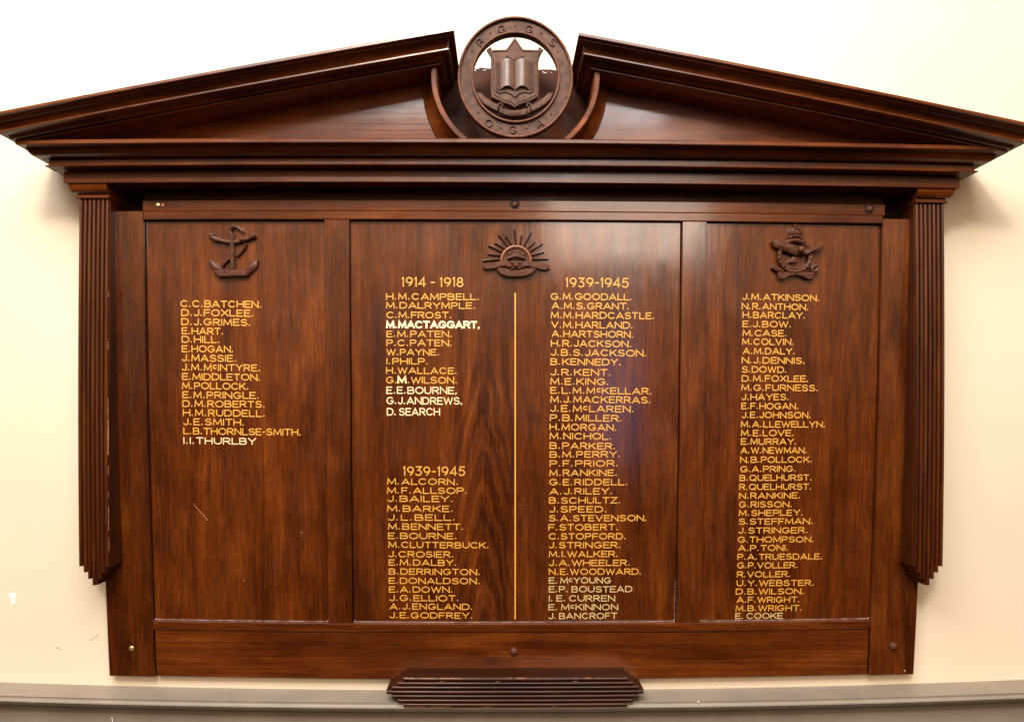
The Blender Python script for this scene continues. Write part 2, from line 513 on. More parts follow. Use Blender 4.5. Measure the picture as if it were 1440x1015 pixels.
# pilasters -----------------------------------------------------------
rw = .0109
def rod(x0, x1, y0, y1, d0, h, n, vertical=True):
    """half-round reed between two ends"""
    V, Fc = [], []; s = 7
    for i in range(n + 1):
        t = i / n
        for k in range(s):
            th = math.pi * k / (s - 1); u = .5 - .5 * math.cos(th); z = d0 + h * math.sin(th) ** .8
            if vertical: V.append((x0 + (x1 - x0) * u, y0 + (y1 - y0) * t, z))
            else: V.append((x0 + (x1 - x0) * t, y0 + (y1 - y0) * u, z))
    for i in range(n):
        for k in range(s): Fc.append((i * s + k, i * s + (k + 1) % s, (i + 1) * s + (k + 1) % s, (i + 1) * s + k))
    Fc.append(tuple(range(s))); Fc.append(tuple(range(n * s, (n + 1) * s)))
    return V, Fc
def pilaster(cx, pxc, side):
    yb = [P(pxc, y, .11)[1] for y in (796.5, 805, 814, 823)]
    bot = [yb[0], yb[1], yb[2], yb[3], yb[2], yb[1], yb[0]]
    half = 3.5 * rw
    out = []
    for k in range(7):
        xa = cx - half + k * rw; xb = xa + rw
        out += [(xa, bot[k]), (xb, bot[k])]
    NS = 16; top = .5105
    poly = out + [(cx + half, bot[0] + (top - bot[0]) * i / NS) for i in range(1, NS + 1)] + [(cx - half, top - (top - bot[0]) * i / NS) for i in range(NS)]
    g = plate(poly, .1035, .002, .0008)
    p = mk('pilaster', *g, W_REED, board)
    p['label'] = 'reeded pilaster on the %s side of the board, its reeds cut to a stepped point' % side
    for k in range(7):
        xa = cx - half + k * rw
        mk('reed', *rod(xa + .0009, xa + rw - .0009, bot[k] + .0006, top - .004 - .0006 * random.random(), .1030, .0078, 18), W_REED, p, smooth=50)
    # capital: necking fillet, flare
    pr = [(.100, .5085), (.1135, .5085), (.1155, .5105), (.1155, .5140), (.1120, .5150), (.1120, .5185)] + arc((.1120, .5190), (.1290, .5345), -.18, 6) + [(.1305, .5400), (.100, .5400)]
    V, Fc = [], []; m = len(pr)
    hh = half + .0005
    kl, kr = (.8, .12) if side == 'left' else (.12, .8)
    rows = [None, [(cx - hh - max(0, (d - .1115)) * kl, Y, d) for d, Y in pr], [(cx + hh + max(0, (d - .1115)) * kr, Y, d) for d, Y in pr]]
    rows[0] = [(x[0], x[1], .004) for x in rows[1]]; rows.append([(x[0], x[1], .004) for x in rows[2]])
    for r in rows: V += r
    for i in range(3):
        for k in range(m - 1): a = i * m + k; Fc.append((a, a + 1, a + 1 + m, a + m))
    for k in (0, m - 1): pass
    Fc.append(tuple(i * m for i in range(4))); Fc.append(tuple(i * m + m - 1 for i in range(4)))
    mk('capital', V, Fc, W_MOULD, p, smooth=30)
    return p
pilaster(XC - 1.0568 + 3.5 * rw, 132, 'left')
pilaster(XC + 1.0568 - 3.5 * rw, 1308, 'right')

# entablature ---------------------------------------------------------
arch = roundp([(.01, .5400), (.1345, .5400), (.1345, .5680), (.120, .5700), (.01, .5700)])
mk('architrave', *entab(arch, 1.0800, .1345), W_MOULD, board, smooth=30)
fr = roundp([(.01, .5702), (.169, .5702), (.169, .5732), (.163, .5738), (.163, .5885), (.157, .5892), (.01, .5892)])
mk('frieze_moulding', *entab(fr, 1.1065, .169), W_MOULD, board, smooth=30)
cv = [(.01, .5894), (.160, .5894), (.160, .5905)] + arc((.160, .5910), (.196, .6060), -.22, 7) + [(.205, .6062), (.01, .6062)]
mk('cove_moulding', *entab(cv, 1.1440, .205, .7), W_MOULD, board, smooth=30)
cn = roundp([(.01, .6064), (.215, .6064), (.215, .6165), (.208, .6190), (.01, .6190)], .0018)
mk('cornice_shelf', *entab(cn, 1.1495, .215), W_MOULD, board, smooth=30)

# raking cornices -----------------------------------------------------
TAN = .180; U0 = .55
def rake(sgn, dy):
    """profile points (d, height at u = .55); u runs outward from the centre line"""
    pr = [(.020, .7600), (.277, .7620), (.280, .7605), (.280, .7545), (.2775, .7530), (.270, .7525), (.270, .7500)]
    pr += arc((.272, .7490), (.2460, .7345), -.24, 8)
    pr += [(.2470, .7340), (.2502, .7318), (.2502, .7288), (.2480, .7275), (.2300, .7275)]
    pr += arc((.2280, .7260), (.2100, .7200), .16, 6)
    pr += [(.2115, .7195), (.2152, .7172), (.2152, .7145), (.2130, .7135), (.1150, .7135), (.020, .7135)]
    m = len(pr); NS = 26; V, Fc = [], []
    def H(h, u): return h - TAN * (u - U0) + dy
    rows = []
    def pt(d, h, t):
        ui = .1375 + (.28 - d) * .62 - (.7605 - h) * .18
        uo = 1.1495 + (d - .215) * .55
        u = ui + (uo - ui) * t
        return u, H(h, u)
    def row(t, back):
        r = []
        for d, h in pr:
            u, y = pt(d, h, t)
            r.append((XC + sgn * u, y, .0 if back else d))
        return r
    rows.append(row(0, True))
    for i in range(NS + 1): rows.append(row(i / NS, False))
    rows.append(row(1, True))
    for r in rows: V += r
    for i in range(len(rows) - 1):
        for k in range(m - 1): a = i * m + k; Fc.append((a, a + 1, a + 1 + m, a + m))
    o = mk('raking_cornice', V, Fc, W_MOULD, board, smooth=32)
    o['label'] = 'sloping moulded cornice of the pediment on the %s of the roundel' % ('left' if sgn < 0 else 'right')
rake(-1, .004); rake(1, -.004)

# tympanum panels and the scroll arcs round the roundel ---------------
RCX, RCY = XC - .0005, .7655
def circ(r, a, ry=1.0): return RCX + r * math.cos(a), RCY + r * ry * math.sin(a)
def tymp(sgn, dy):
    N = 14; V, Fc = [], []
    r0 = .2170
    top, botm = [], []
    # inner edge follows the arc
    a0, a1 = math.radians(8), math.radians(-46)
    poly = [circ(r0, a0 + (a1 - a0) * i / N) for i in range(N + 1)]
    poly = [(RCX + sgn * (x - RCX), y) for x, y in poly]
    uo = 1.12
    low = .612
    pts = [(x, y) for x, y in poly if y > low]
    pts.append((pts[-1][0], low))
    for i in range(1, 17): pts.append((XC + sgn * (abs(pts[-1][0] - XC) + (uo - abs(pts[-1][0] - XC)) / (17 - i)), low))
    hy = lambda u: .7300 - TAN * (u - U0) + dy
    for i in range(17):
        u = uo + (.24 - uo) * i / 16
        pts.append((XC + sgn * u, max(low + .001, hy(u))))
    o = mk('tympanum', *plate(pts, .128, .004, .0006), W_TYMP, board)
    o['label'] = 'triangular panel of the pediment on the %s of the roundel' % ('left' if sgn < 0 else 'right')
    # scroll: inner fillet, cove, outer bead
    prof = [(.1812, .010), (.1812, .206), (.1822, .2075), (.1920, .2075), (.1932, .2060), (.1936, .190)]
    prof += [(q[1], q[0]) for q in arc((.188, .1945), (.138, .2130), .20, 6)]
    prof += [(.2140, .1385), (.2165, .1400), (.2190, .1385), (.2200, .129)]
    m = len(prof); NA = 26; V, Fc = [], []
    a0, a1 = math.radians(7), math.radians(-52.5)
    for i in range(NA + 1):
        a = a0 + (a1 - a0) * i / NA
        for r, d in prof:
            x, y = circ(r, a); V.append((RCX + sgn * (x - RCX), max(y, .6175), d))
    for i in range(NA):
        for k in range(m - 1): q = i * m + k; Fc.append((q, q + 1, q + 1 + m, q + m))
    o = mk('scroll_moulding', V, Fc, W_SCROLL, board, smooth=35)
    o['label'] = 'curved moulding sweeping up on the %s of the roundel' % ('left' if sgn < 0 else 'right')
tymp(-1, .004); tymp(1, -.004)
# low block behind the roundel, its worn top edge showing through the openings
rnd = random.Random(3)
topc = []
for i in range(25):
    t = -1 + 2 * i / 24
    bx_, by_ = P(724.6 + t * 118, 95.5 + 3.5 * t + 5 * t * t, .052)
    topc.append((bx_, by_ + .0022 * rnd.uniform(-1, 1)))
poly = [(XC - .20, .610), (XC + .20, .610)] + topc[::-1]
mk('pediment_block', *plate(poly, .052, .006, .004), W_DULL, board)
spk = []
for i in range(16):
    t = rnd.choice((-1, 1, 1)) * rnd.uniform(.27, .50)
    x, y = P(724.6 + t * 118, 96.5 + 3.5 * t + 5 * t * t + rnd.uniform(0, 5), .052)
    spk.append(ellipsoid(x, y, .0515, rnd.uniform(.001, .004), rnd.uniform(.0006, .0014), .0015, rnd.uniform(-.3, .3), 6, 4))
o = mk('plaster_dust', *join(*spk), CHIP, board); o['kind'] = 'stuff'

# ------------------------------------------------------------------ stroke lettering
def arcpts(cx, cy, rx, ry, a0, a1, n):
    return [(cx + rx * math.cos(math.radians(a0 + (a1 - a0) * i / n)), cy + ry * math.sin(math.radians(a0 + (a1 - a0) * i / n))) for i in range(n + 1)]
def G(ch):
    """wide sans capital: (advance width, [polylines]) on a unit cap height"""
    L = []
    if ch == 'A': return 1.06, [[(0, 0), (.53, 1), (1.06, 0)], [(.20, .30), (.86, .30)]]
    if ch == 'B': return .90, [[(0, 0), (0, 1), (.55, 1)] + arcpts(.55, .76, .27, .24, 90, -90, 6)[1:] + [(.02, .52)], [(.5, .52), (.6, .52)] + arcpts(.6, .26, .30, .26, 90, -90, 6)[1:] + [(0, 0)]]
    if ch == 'C': return 1.02, [arcpts(.52, .5, .52, .5, 42, 318, 14)]
    if ch == 'G': return 1.06, [arcpts(.53, .5, .53, .5, 42, 350, 15) + [(1.05, .44), (.62, .44)]]
    if ch == 'D': return .98, [[(0, 0), (0, 1), (.46, 1)] + arcpts(.46, .5, .52, .5, 90, -90, 10)[1:] + [(0, 0)]]
    if ch == 'E': return .78, [[(.78, 1), (0, 1), (0, 0), (.80, 0)], [(0, .52), (.68, .52)]]
    if ch == 'F': return .76, [[(.78, 1), (0, 1), (0, 0)], [(0, .50), (.66, .50)]]
    if ch == 'H': return .94, [[(0, 0), (0, 1)], [(.94, 0), (.94, 1)], [(0, .5), (.94, .5)]]
    if ch == 'I': return .02, [[(.01, 0), (.01, 1)]]
    if ch == 'J': return .62, [[(.62, 1), (.62, .32)] + arcpts(.31, .32, .31, .32, 0, -160, 8)[1:]]
    if ch == 'K': return .88, [[(0, 0), (0, 1)], [(.84, 1), (.06, .42)], [(.30, .60), (.88, 0)]]
    if ch == 'L': return .72, [[(0, 1), (0, 0), (.74, 0)]]
    if ch == 'M': return 1.12, [[(0, 0), (.08, 1), (.56, .14), (1.04, 1), (1.12, 0)]]
    if ch == 'N': return .96, [[(0, 0), (0, 1), (.96, 0), (.96, 1)]]
    if ch == 'O': return 1.12, [arcpts(.56, .5, .56, .5, 90, 450, 20)]
    if ch == 'P': return .84, [[(0, 0), (0, 1), (.54, 1)] + arcpts(.54, .73, .30, .27, 90, -90, 7)[1:] + [(0, .46)]]
    if ch == 'Q': return 1.12, [arcpts(.56, .5, .56, .5, 90, 450, 20), [(.70, .28), (1.08, -.06)]]
    if ch == 'R': return .88, [[(0, 0), (0, 1), (.54, 1)] + arcpts(.54, .74, .30, .26, 90, -90, 7)[1:] + [(0, .48)], [(.42, .48), (.88, 0)]]
    if ch == 'S': return .86, [arcpts(.43, .75, .38, .25, 25, 240, 9) + [(.43, .52)][:0] + arcpts(.43, .26, .43, .26, 75, -155, 10)]
    if ch == 'T': return .86, [[(0, 1), (.86, 1)], [(.43, 1), (.43, 0)]]
    if ch == 'U': return .92, [[(0, 1), (0, .40)] + arcpts(.46, .40, .46, .40, 180, 360, 10)[1:] + [(.92, 1)]]
    if ch == 'V': return 1.0, [[(0, 1), (.5, 0), (1.0, 1)]]
    if ch == 'W': return 1.36, [[(0, 1), (.34, 0), (.68, .92), (1.02, 0), (1.36, 1)]]
    if ch == 'X': return .92, [[(0, 0), (.92, 1)], [(0, 1), (.92, 0)]]
    if ch == 'Y': return .94, [[(0, 1), (.47, .46), (.94, 1)], [(.47, .46), (.47, 0)]]
    if ch == 'Z': return .86, [[(.02, 1), (.84, 1), (0, 0), (.88, 0)]]
    if ch == 'c':                                   # small raised c of Mc
        return .50, [[(x * .50, .30 + y * .58) for x, y in arcpts(.52, .5, .52, .5, 45, 315, 9)]]
    if ch == '1': return .16, [[(0, .86), (.13, 1), (.13, 0)]]
    if ch == '9': return .60, [arcpts(.30, .69, .29, .31, 0, 360, 14), arcpts(.0, .69, .59, .72, 0, -62, 7)]
    if ch == '3': return .56, [[(.04, 1), (.52, 1), (.24, .60)] + arcpts(.25, .30, .29, .30, 80, -150, 9)]
    if ch == '4': return .64, [[(.48, 0), (.48, 1), (0, .27), (.64, .27)]]
    if ch == '5': return .58, [[(.54, 1), (.12, 1), (.06, .56)] + arcpts(.26, .32, .30, .32, 115, -150, 10)]
    if ch == '8': return .58, [arcpts(.29, .76, .23, .24, -90, 270, 12), arcpts(.29, .26, .29, .26, 90, 450, 14)]
    if ch == '-': return .34, [[(0, .46), (.34, .46)]]
    if ch == '.': return .14, ['dot']
    if ch == ',': return .08, ['comma']
    if ch == ' ': return .32, []
    raise ValueError(ch)

def ribbon(pts, w, tw=1.0):
    """mitred stroke outline of a polyline -> list of (left, right)"""
    n = len(pts); closed = (abs(pts[0][0] - pts[-1][0]) + abs(pts[0][1] - pts[-1][1])) < 1e-6
    out = []
    for i in range(n):
        p = Vector(pts[i])
        if closed and i in (0, n - 1): a, b = Vector(pts[n - 2]), Vector(pts[1])
        else:
            a = Vector(pts[i - 1]) if i else None; b = Vector(pts[i + 1]) if i < n - 1 else None
        d0 = (p - a).normalized() if a is not None else (b - p).normalized()
        d1 = (b - p).normalized() if b is not None else d0
        n0 = Vector((-d0.y, d0.x)); n1 = Vector((-d1.y, d1.x)); mm = n0 + n1
        if mm.length < .2: mm = n0
        mm.normalize(); k = w / max(.42, mm.dot(n0))
        e = Vector((0, 0))
        if not closed and i == 0: e = -d0 * w * .8
        if not closed and i == n - 1: e = d1 * w * .8
        out.append((p + mm * k + e, p - mm * k + e))
    return out, closed

RT = random.Random(11)
def lettering(name, text, p0, p1, cap, mat, parent, dep=PAN, tracking=.30, sw_=.105, lift=.0007, wmin=.75):
    """one line of raised paint, fitted between two points on the panel (baseline start and end)"""
    gl = []; x = 0.0
    for ch in text:
        w, st = G(ch); gl.append((ch, x, w, st))
        x += w + (tracking if ch != ' ' else .0)
        if ch == '.': x += .10
    total = x - tracking
    (X0, Y0), (X1, Y1) = p0, p1
    L = math.hypot(X1 - X0, Y1 - Y0); sx = L / total
    ux, uy = (X1 - X0) / L, (Y1 - Y0) / L
    V, Fc = [], []
    def put(x, y, lay):
        xx = X0 + ux * x * sx - uy * y * cap; yy = Y0 + uy * x * sx + ux * y * cap
        V.append((xx, yy, dep(yy) + lift + lay * .00009)); return len(V) - 1
    ar = cap / sx                                     # keep strokes even when the line is squeezed
    for ch, gx, w, st in gl:
        jy = RT.uniform(-.02, .02); js = 1 + RT.uniform(-.03, .03)
        for li, pl in enumerate(st):
            if pl in ('dot', 'comma'):
                s = .13; q = [(gx + .06 + s * ar * math.cos(t * math.pi / 3), .08 + s * math.sin(t * math.pi / 3)) for t in range(6)]
                Fc.append(tuple(put(a, b, 0) for a, b in q))
                if pl == 'comma': Fc.append(tuple(put(a, b, 1) for a, b in ((gx - .02, .0), (gx + .04 + .12 * ar, .06), (gx - .02, -.22), (gx - .08, -.2))))
                continue
            # work in true proportions so that the stroke width is even
            tp = [((gx + px_ * js) / ar, py_ + jy) for px_, py_ in pl]
            rb, closed = ribbon(tp, sw_)
            ids = [(put(a.x * ar, a.y, li), put(b.x * ar, b.y, li)) for a, b in rb]
            for i in range(len(ids) - 1):
                Fc.append((ids[i][0], ids[i + 1][0], ids[i + 1][1], ids[i][1]))
    o = mk(name, V, Fc, mat, parent)
    return o

def column(lines, base, starts, ends, sc, ox, oy, cap_px, parent, mats=None, tilt=None):
    for i, t in enumerate(lines):
        bx0, by0 = ox + starts[i] / sc, oy + base[i] / sc
        bx1 = ox + ends[i] / sc
        b2 = by0 + ((tilt[i] if isinstance(tilt, (list, tuple)) else (tilt or 0.0)) * (bx1 - bx0) / 100)
        p0 = P(bx0 + .9, by0 - .9); p1 = P(bx1 - .9, b2 - .9)
        cp = cap_px[i] if isinstance(cap_px, (list, tuple)) else cap_px
        mt = mats[i] if mats else GOLD
        thin = .089 if mt is not DULL else .086
        if t.startswith('M.MACT'): thin = .135          # over-painted by hand, thick and smudged
        lettering('name_lettering', t, p0, p1, (cp - 1.8) / 575, mt, parent, sw_=thin)
        if t.startswith('M.MACT'):
            q0, q1 = P(bx0 + 1.6, by0 - .5), P(bx1 - .3, b2 - .5)
            lettering('overpainting', t, q0, q1, (cp - 2.2) / 575, PALE, parent, sw_=.09, lift=.0012)
        if t == 'G.M.WILSON.':
            lettering('repainted_initial', 'M', P(559.6, by0 - .9), P(570.4, by0 - .9), (cp - 1.2) / 575, PALE, parent, sw_=.125, lift=.0013)
PL, PM, PR = PANELS
column(['C.C.BATCHEN.', 'D.J.FOXLEE.', 'D.J.GRIMES.', 'E.HART.', 'D.HILL.', 'E.HOGAN.', 'J.MASSIE.', 'J.M.McINTYRE.', 'E.MIDDLETON.', 'M.POLLOCK.',
        'E.M.PRINGLE.', 'D.M.ROBERTS.', 'H.M.RUDDELL.', 'J.E.SMITH.', 'L.B.THORNLSE-SMITH.', 'I.I.THURLBY'],
       [135, 188, 243, 297, 347, 403, 457, 512, 568, 622, 676, 728, 782, 836, 891, 948],
       [100, 105, 105, 108, 108, 108, 108, 108, 110, 110, 112, 112, 115, 117, 118, 118],
       [588, 540, 522, 360, 340, 420, 437, 580, 580, 510, 572, 608, 608, 485, 822, 552],
       4.227, 230, 400, 10.2, PL, [GOLD] * 15 + [PALE], 1.2)
lettering('year_lettering', '1914 - 1918', P(565.5, 402.6), P(651, 402.8), 12.0 / 575, GOLD, PM, sw_=.070, tracking=.26)
column(['H.M.CAMPBELL.', 'M.DALRYMPLE.', 'C.M.FROST.', 'M.MACTAGGART,', 'E.M.PATEN.', 'P.C.PATEN.', 'W.PAYNE.', 'I.PHILP.', 'H.WALLACE.', 'G.M.WILSON.',
        'E.E.BOURNE,', 'G.J.ANDREWS,', 'D. SEARCH'],
       [193, 250, 312, 376, 435, 493, 553, 612, 673, 735, 802, 870, 942],
       [105, 105, 107, 107, 107, 107, 107, 107, 105, 105, 107, 108, 110],
       [715, 690, 535, 712, 540, 538, 455, 382, 570, 572, 565, 600, 457],
       4.614, 520, 380, [9.8, 9.6, 9.6, 10.4, 9.6, 9.8, 9.6, 9.6, 9.8, 10, 10.6, 10.8, 11], PM,
       [GOLD] * 3 + [WHITEG] + [GOLD] * 6 + [PALE] * 3, .4)
lettering('year_lettering', '1939-1945', P(567.5, 668.2), P(653.5, 668.4), 12.2 / 575, GOLD, PM, sw_=.070, tracking=.26)
column(['M.ALCORN.', 'M.F.ALLSOP.', 'J.BAILEY.', 'M.BARKE.', 'J.L.BELL.', 'M.BENNETT.', 'E.BOURNE.', 'M.CLUTTERBUCK.', 'J.CROSIER.', 'E.M.DALBY.',
        'B.DERRINGTON.', 'E.DONALDSON.', 'E.A.DOWN.', 'J.G.ELLIOT.', 'A.J.ENGLAND.', 'J.E.GODFREY.'],
       [175, 228, 277, 335, 388, 442, 497, 550, 606, 655, 709, 763, 815, 866, 916, 968],
       [102, 102, 105, 102, 108, 108, 108, 110, 110, 112, 112, 112, 113, 115, 117, 117],
       [530, 583, 500, 500, 512, 562, 522, 712, 503, 520, 660, 660, 498, 535, 615, 615],
       4.227, 520, 640, 9.6, PM, None, .6)
lettering('year_lettering', '1939-1945', P(796, 403.4), P(883.2, 403.8), 12.2 / 575, GOLD, PM, sw_=.070, tracking=.26)
column(['G.M.GOODALL.', 'A.M.S.GRANT.', 'M.M.HARDCASTLE.', 'V.M.HARLAND.', 'A.HARTSHORN.', 'H.R.JACKSON.', 'J.B.S.JACKSON.', 'B.KENNEDY.', 'J.R.KENT.',
        'M.E.KING.', 'E.L.M.McKELLAR.', 'M.J.MACKERRAS.', 'J.E.McLAREN.', 'P.B.MILLER.', 'H.MORGAN.', 'M.NICHOL.', 'B.PARKER.'],
       [163, 214, 265, 318, 368, 420, 470, 521, 578, 629, 678, 727, 777, 828, 879, 928, 981],
       [95, 100, 95, 97, 100, 95, 95, 93, 93, 92, 92, 92, 92, 90, 88, 88, 88],
       [545, 530, 668, 550, 553, 543, 625, 485, 430, 418, 655, 648, 557, 490, 462, 432, 455],
       3.905, 750, 380, 10.0, PM, None, .9)
column(['B.M.PERRY.', 'P.F.PRIOR.', 'M.RANKINE.', 'G.E.RIDDELL.', 'A.J.RILEY.', 'B.SCHULTZ.', 'J.SPEED.', 'S.A.STEVENSON.', 'F.STOBERT.',
        'C.STOPFORD.', 'J.STRINGER.', 'M.I.WALKER.', 'J.A.WHEELER.', 'N.E.WOODWARD.', 'E. McYOUNG', 'E.P. BOUSTEAD', 'I. E. CURREN',
        'E. McKINNON', 'J. BANCROFT'],
       [55, 107, 160, 213, 265, 317, 368, 418, 470, 522, 572, 623, 673, 723, 773, 823, 875, 925, 975],
       [92, 92, 90, 90, 92, 88, 90, 88, 85, 87, 87, 87, 87, 87, 87, 87, 87, 85, 85],
       [500, 488, 482, 542, 455, 502, 423, 652, 488, 533, 503, 487, 557, 620, 445, 565, 468, 485, 480],
       4.06, 750, 630, 9.7, PM, [GOLD] * 14 + [DULL] * 5, -.2)
column(['J.M.ATKINSON.', 'N.R.ANTHON.', 'H.BARCLAY.', 'E.J.BOW.', 'M.CASE.', 'M.COLVIN.', 'A.M.DALY.', 'N.J.DENNIS,', 'S.DOWD.', 'D.M.FOXLEE,',
        'M.G.FURNESS.', 'J.HAYES.', 'E.F.HOGAN.', 'J.E.JOHNSON.', 'M.A.LLEWELLYN.', 'M.E.LOVE.', 'E.MURRAY.', 'A.W.NEWMAN.'],
       [93, 149, 201, 255, 308, 360, 415, 470, 525, 578, 633, 688, 742, 795, 850, 902, 953, 1005],
       [142, 138, 143, 143, 143, 140, 145, 138, 138, 138, 135, 137, 135, 137, 132, 133, 133, 132],
       [605, 540, 520, 437, 410, 453, 458, 513, 410, 535, 597, 423, 480, 555, 640, 453, 468, 530],
       4.228, 1010, 400, 9.7, PR, None, [1.8, 1.6, 1.2, 1, 1, .8, .8, .8, .6, .6, .6, .5, .5, .4, .3, .2, .1, 0])
column(['N.B.POLLOCK.', 'G.A.PRING.', 'B.QUELHURST.', 'R.QUELHURST.', 'N.RANKINE.', 'G.RISSON.', 'M.SHEPLEY.', 'S.STEFFMAN.', 'J.STRINGER.',
        'G.THOMPSON.', 'A.P.TONI.', 'P.A.TRUESDALE.', 'G.P.VOLLER.', 'R.VOLLER.', 'U.Y.WEBSTER.', 'D.B.WILSON.', 'A.F.WRIGHT.', 'M.B.WRIGHT.', 'E. COOKE'],
       [85, 138, 188, 240, 290, 340, 388, 437, 488, 540, 588, 638, 687, 738, 788, 836, 883, 931, 975],
       [123, 125, 120, 118, 117, 117, 115, 115, 113, 110, 112, 108, 107, 105, 103, 98, 103, 97, 95],
       [540, 447, 537, 535, 472, 425, 487, 543, 515, 550, 403, 597, 457, 415, 550, 493, 468, 480, 368],
       4.06, 1010, 630, 9.5, PR, [GOLD] * 18 + [DULL], -.6)
# gilt dividing line between the two columns
q = [P(724.5, y) for y in [412 + (870 - 412) * i / 16 for i in range(17)]]
V = []; Fc = []
for i, (x, y) in enumerate(q):
    V += [(x - .0016, y, PAN(y) + .0008), (x + .0016, y, PAN(y) + .0008)]
    if i: Fc.append((2 * i - 2, 2 * i - 1, 2 * i + 1, 2 * i))
mk('dividing_line', V, Fc, GOLD, PM)
# rail edge highlight painted as pale dust along the panels' foot, crumb in each corner
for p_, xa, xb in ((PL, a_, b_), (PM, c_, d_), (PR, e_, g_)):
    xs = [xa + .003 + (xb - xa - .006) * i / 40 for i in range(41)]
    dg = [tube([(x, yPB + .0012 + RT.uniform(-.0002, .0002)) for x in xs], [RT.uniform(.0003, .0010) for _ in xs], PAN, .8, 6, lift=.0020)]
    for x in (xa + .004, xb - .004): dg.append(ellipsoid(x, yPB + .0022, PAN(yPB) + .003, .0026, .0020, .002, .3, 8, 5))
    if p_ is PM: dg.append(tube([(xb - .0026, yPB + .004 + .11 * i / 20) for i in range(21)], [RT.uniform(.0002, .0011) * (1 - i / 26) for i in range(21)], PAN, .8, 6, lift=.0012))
    o = mk('dust_highlight_line', *join(*dg), DUST_HI, p_); o['kind'] = 'stuff'
# light scratch on the left panel
for pts, w in (([(272, 708), (282, 720), (292, 731)], .0008), ([(422, 750), (425, 747)], .0008), ([(342, 812), (344, 818)], .0006)):
    mk('scratch', *tube([P(*p) for p in pts], [w * .5] + [w] * (len(pts) - 1), PAN, .3, 6, lift=.0003), BARE, PL)
mk('scratch', *tube([P(728, 709), P(734, 709.5), P(739, 710.5)], .0007, PAN, .3, 6, lift=.0003), CARVED2, PM)

# ------------------------------------------------------------------ screw caps
def stud(px, py, r, h, mat, name, label=None, dep=FACE, ringr=0):
    x, y = P(px, py, dep); d = dep(y)
    V, Fc = [], []; nu = 18
    prof = [(r, -.004), (r, .001), (r * .93, h * .5), (r * .7, h * .85), (r * .35, h), (0.0001, h * 1.03)]
    for rr, z in prof:
        for i in range(nu): V.append((x + rr * math.cos(i * 2 * math.pi / nu), y + rr * math.sin(i * 2 * math.pi / nu), d + z))
    for j in range(len(prof) - 1):
        for i in range(nu): Fc.append((j * nu + i, j * nu + (i + 1) % nu, (j + 1) * nu + (i + 1) % nu, (j + 1) * nu + i))
    o = mk(name, V, Fc, mat, board, smooth=60)
    if label: o['label'] = label
    if ringr:
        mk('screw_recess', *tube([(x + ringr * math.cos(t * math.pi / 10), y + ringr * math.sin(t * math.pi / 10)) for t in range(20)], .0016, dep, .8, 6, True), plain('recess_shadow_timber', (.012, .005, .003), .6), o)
    return o
TR = off(-.006); BR = off(-.0035)
stud(724, 287.5, .0090, .007, CARVED, 'screw_cap', 'dark screw cap at the middle of the top rail', TR, .0108)
stud(1222, 294, .0095, .008, CARVED, 'screw_cap', 'dark screw cap near the right end of the top rail', TR, .0125)
stud(722.5, 915, .0105, .009, CARVED, 'screw_cap', 'dark screw cap in the bottom rail above the ledge', BR)
stud(1255.5, 907.5, .0105, .009, CARVED, 'screw_cap', 'dark screw cap low on the right stile', FACE)
stud(222, 288.5, .0062, .003, BRASS, 'brass_screw', 'bare brass screw near the left end of the top rail', TR)
stud(229, 288.5, .0035, .002, BARE, 'screw_plug', None, TR)
stud(185, 911, .0066, .003, BRASS, 'brass_screw', 'bare pale screw low on the left stile', FACE)
stud(1272, 942.5, .0026, .001, BRASS, 'nail_head', None, FACE)

# ------------------------------------------------------------------ reeded ledge under the bottom rail
yt, yb_ = P(724, 952.6, .10)[1], P(724, 994.8, .10)[1]
rh = (yt - yb_) / 7
xl = [P(x, 972, .10)[0] for x in (567, 559, 551, 543, 551, 559, 567)]
xr = [P(x, 972, .10)[0] for x in (883, 890.5, 898, 905.5, 898, 890.5, 883)]
out = []
for k in range(7):
    ya = yt - k * rh; out += [(xr[k], ya), (xr[k], ya - rh)]
NS = 12
bot_e = [(xr[6] + (xl[6] - xr[6]) * i / NS, yb_) for i in range(1, NS)]
lft = []
for k in range(6, -1, -1):
    ya = yt - k * rh; lft += [(xl[k], ya - rh), (xl[k], ya)]
top_e = [(xl[0] + (xr[0] - xl[0]) * i / NS, yt) for i in range(1, NS)]
poly = out + bot_e + lft + top_e
ledge = mk('ledge', *plate(poly, .0955, .004, .0008), W_REEDH, board)
ledge['label'] = 'reeded block under the bottom rail with stepped pointed ends and chipped edges'
for k in range(7):
    ya = yt - k * rh
    mk('reed', *rod(xl[k] + .0006, xr[k] - .0006, ya - rh + .0004, ya - .0004, .0950, .0048, 14, False), W_REEDH, ledge, smooth=50)
def wear(pts, mat, r, parent, dep):
    return tube([P(x, y, dep) for x, y in pts], r, dep, .7, 6)
ch = []
for x0, x1, y, r in ((568, 582, 953.2, .0013), (588, 612, 953.4, .0007), (618, 648, 953.4, .0008), (716, 719, 952.8, .0010), (726, 739, 953.4, .0015), (752, 768, 953.6, .0006),
                     (808, 812, 953.2, .0008), (821, 831, 953.0, .0011), (836, 846, 953.2, .0007), (845, 879, 991.6, .0015), (569, 600, 993.2, .0010), (606, 634, 993.4, .0009),
                     (680, 690, 993.6, .0008), (776, 781, 993.4, .0008), (742, 762, 986.0, .0005), (619, 625, 957.8, .0006), (697, 702, 958.2, .0006), (806, 812, 957.6, .0006)):
    n = max(2, int((x1 - x0) / 3)); ch.append(tube([(*P(x0 + (x1 - x0) * i / n, y + RT.uniform(-.25, .25), .0985), 0) for i in range(n + 1)], [r * RT.uniform(.45, 1) for _ in range(n + 1)], .0985, .7, 6))
o = mk('edge_wear', *join(*ch), BARE, ledge); o['kind'] = 'stuff'
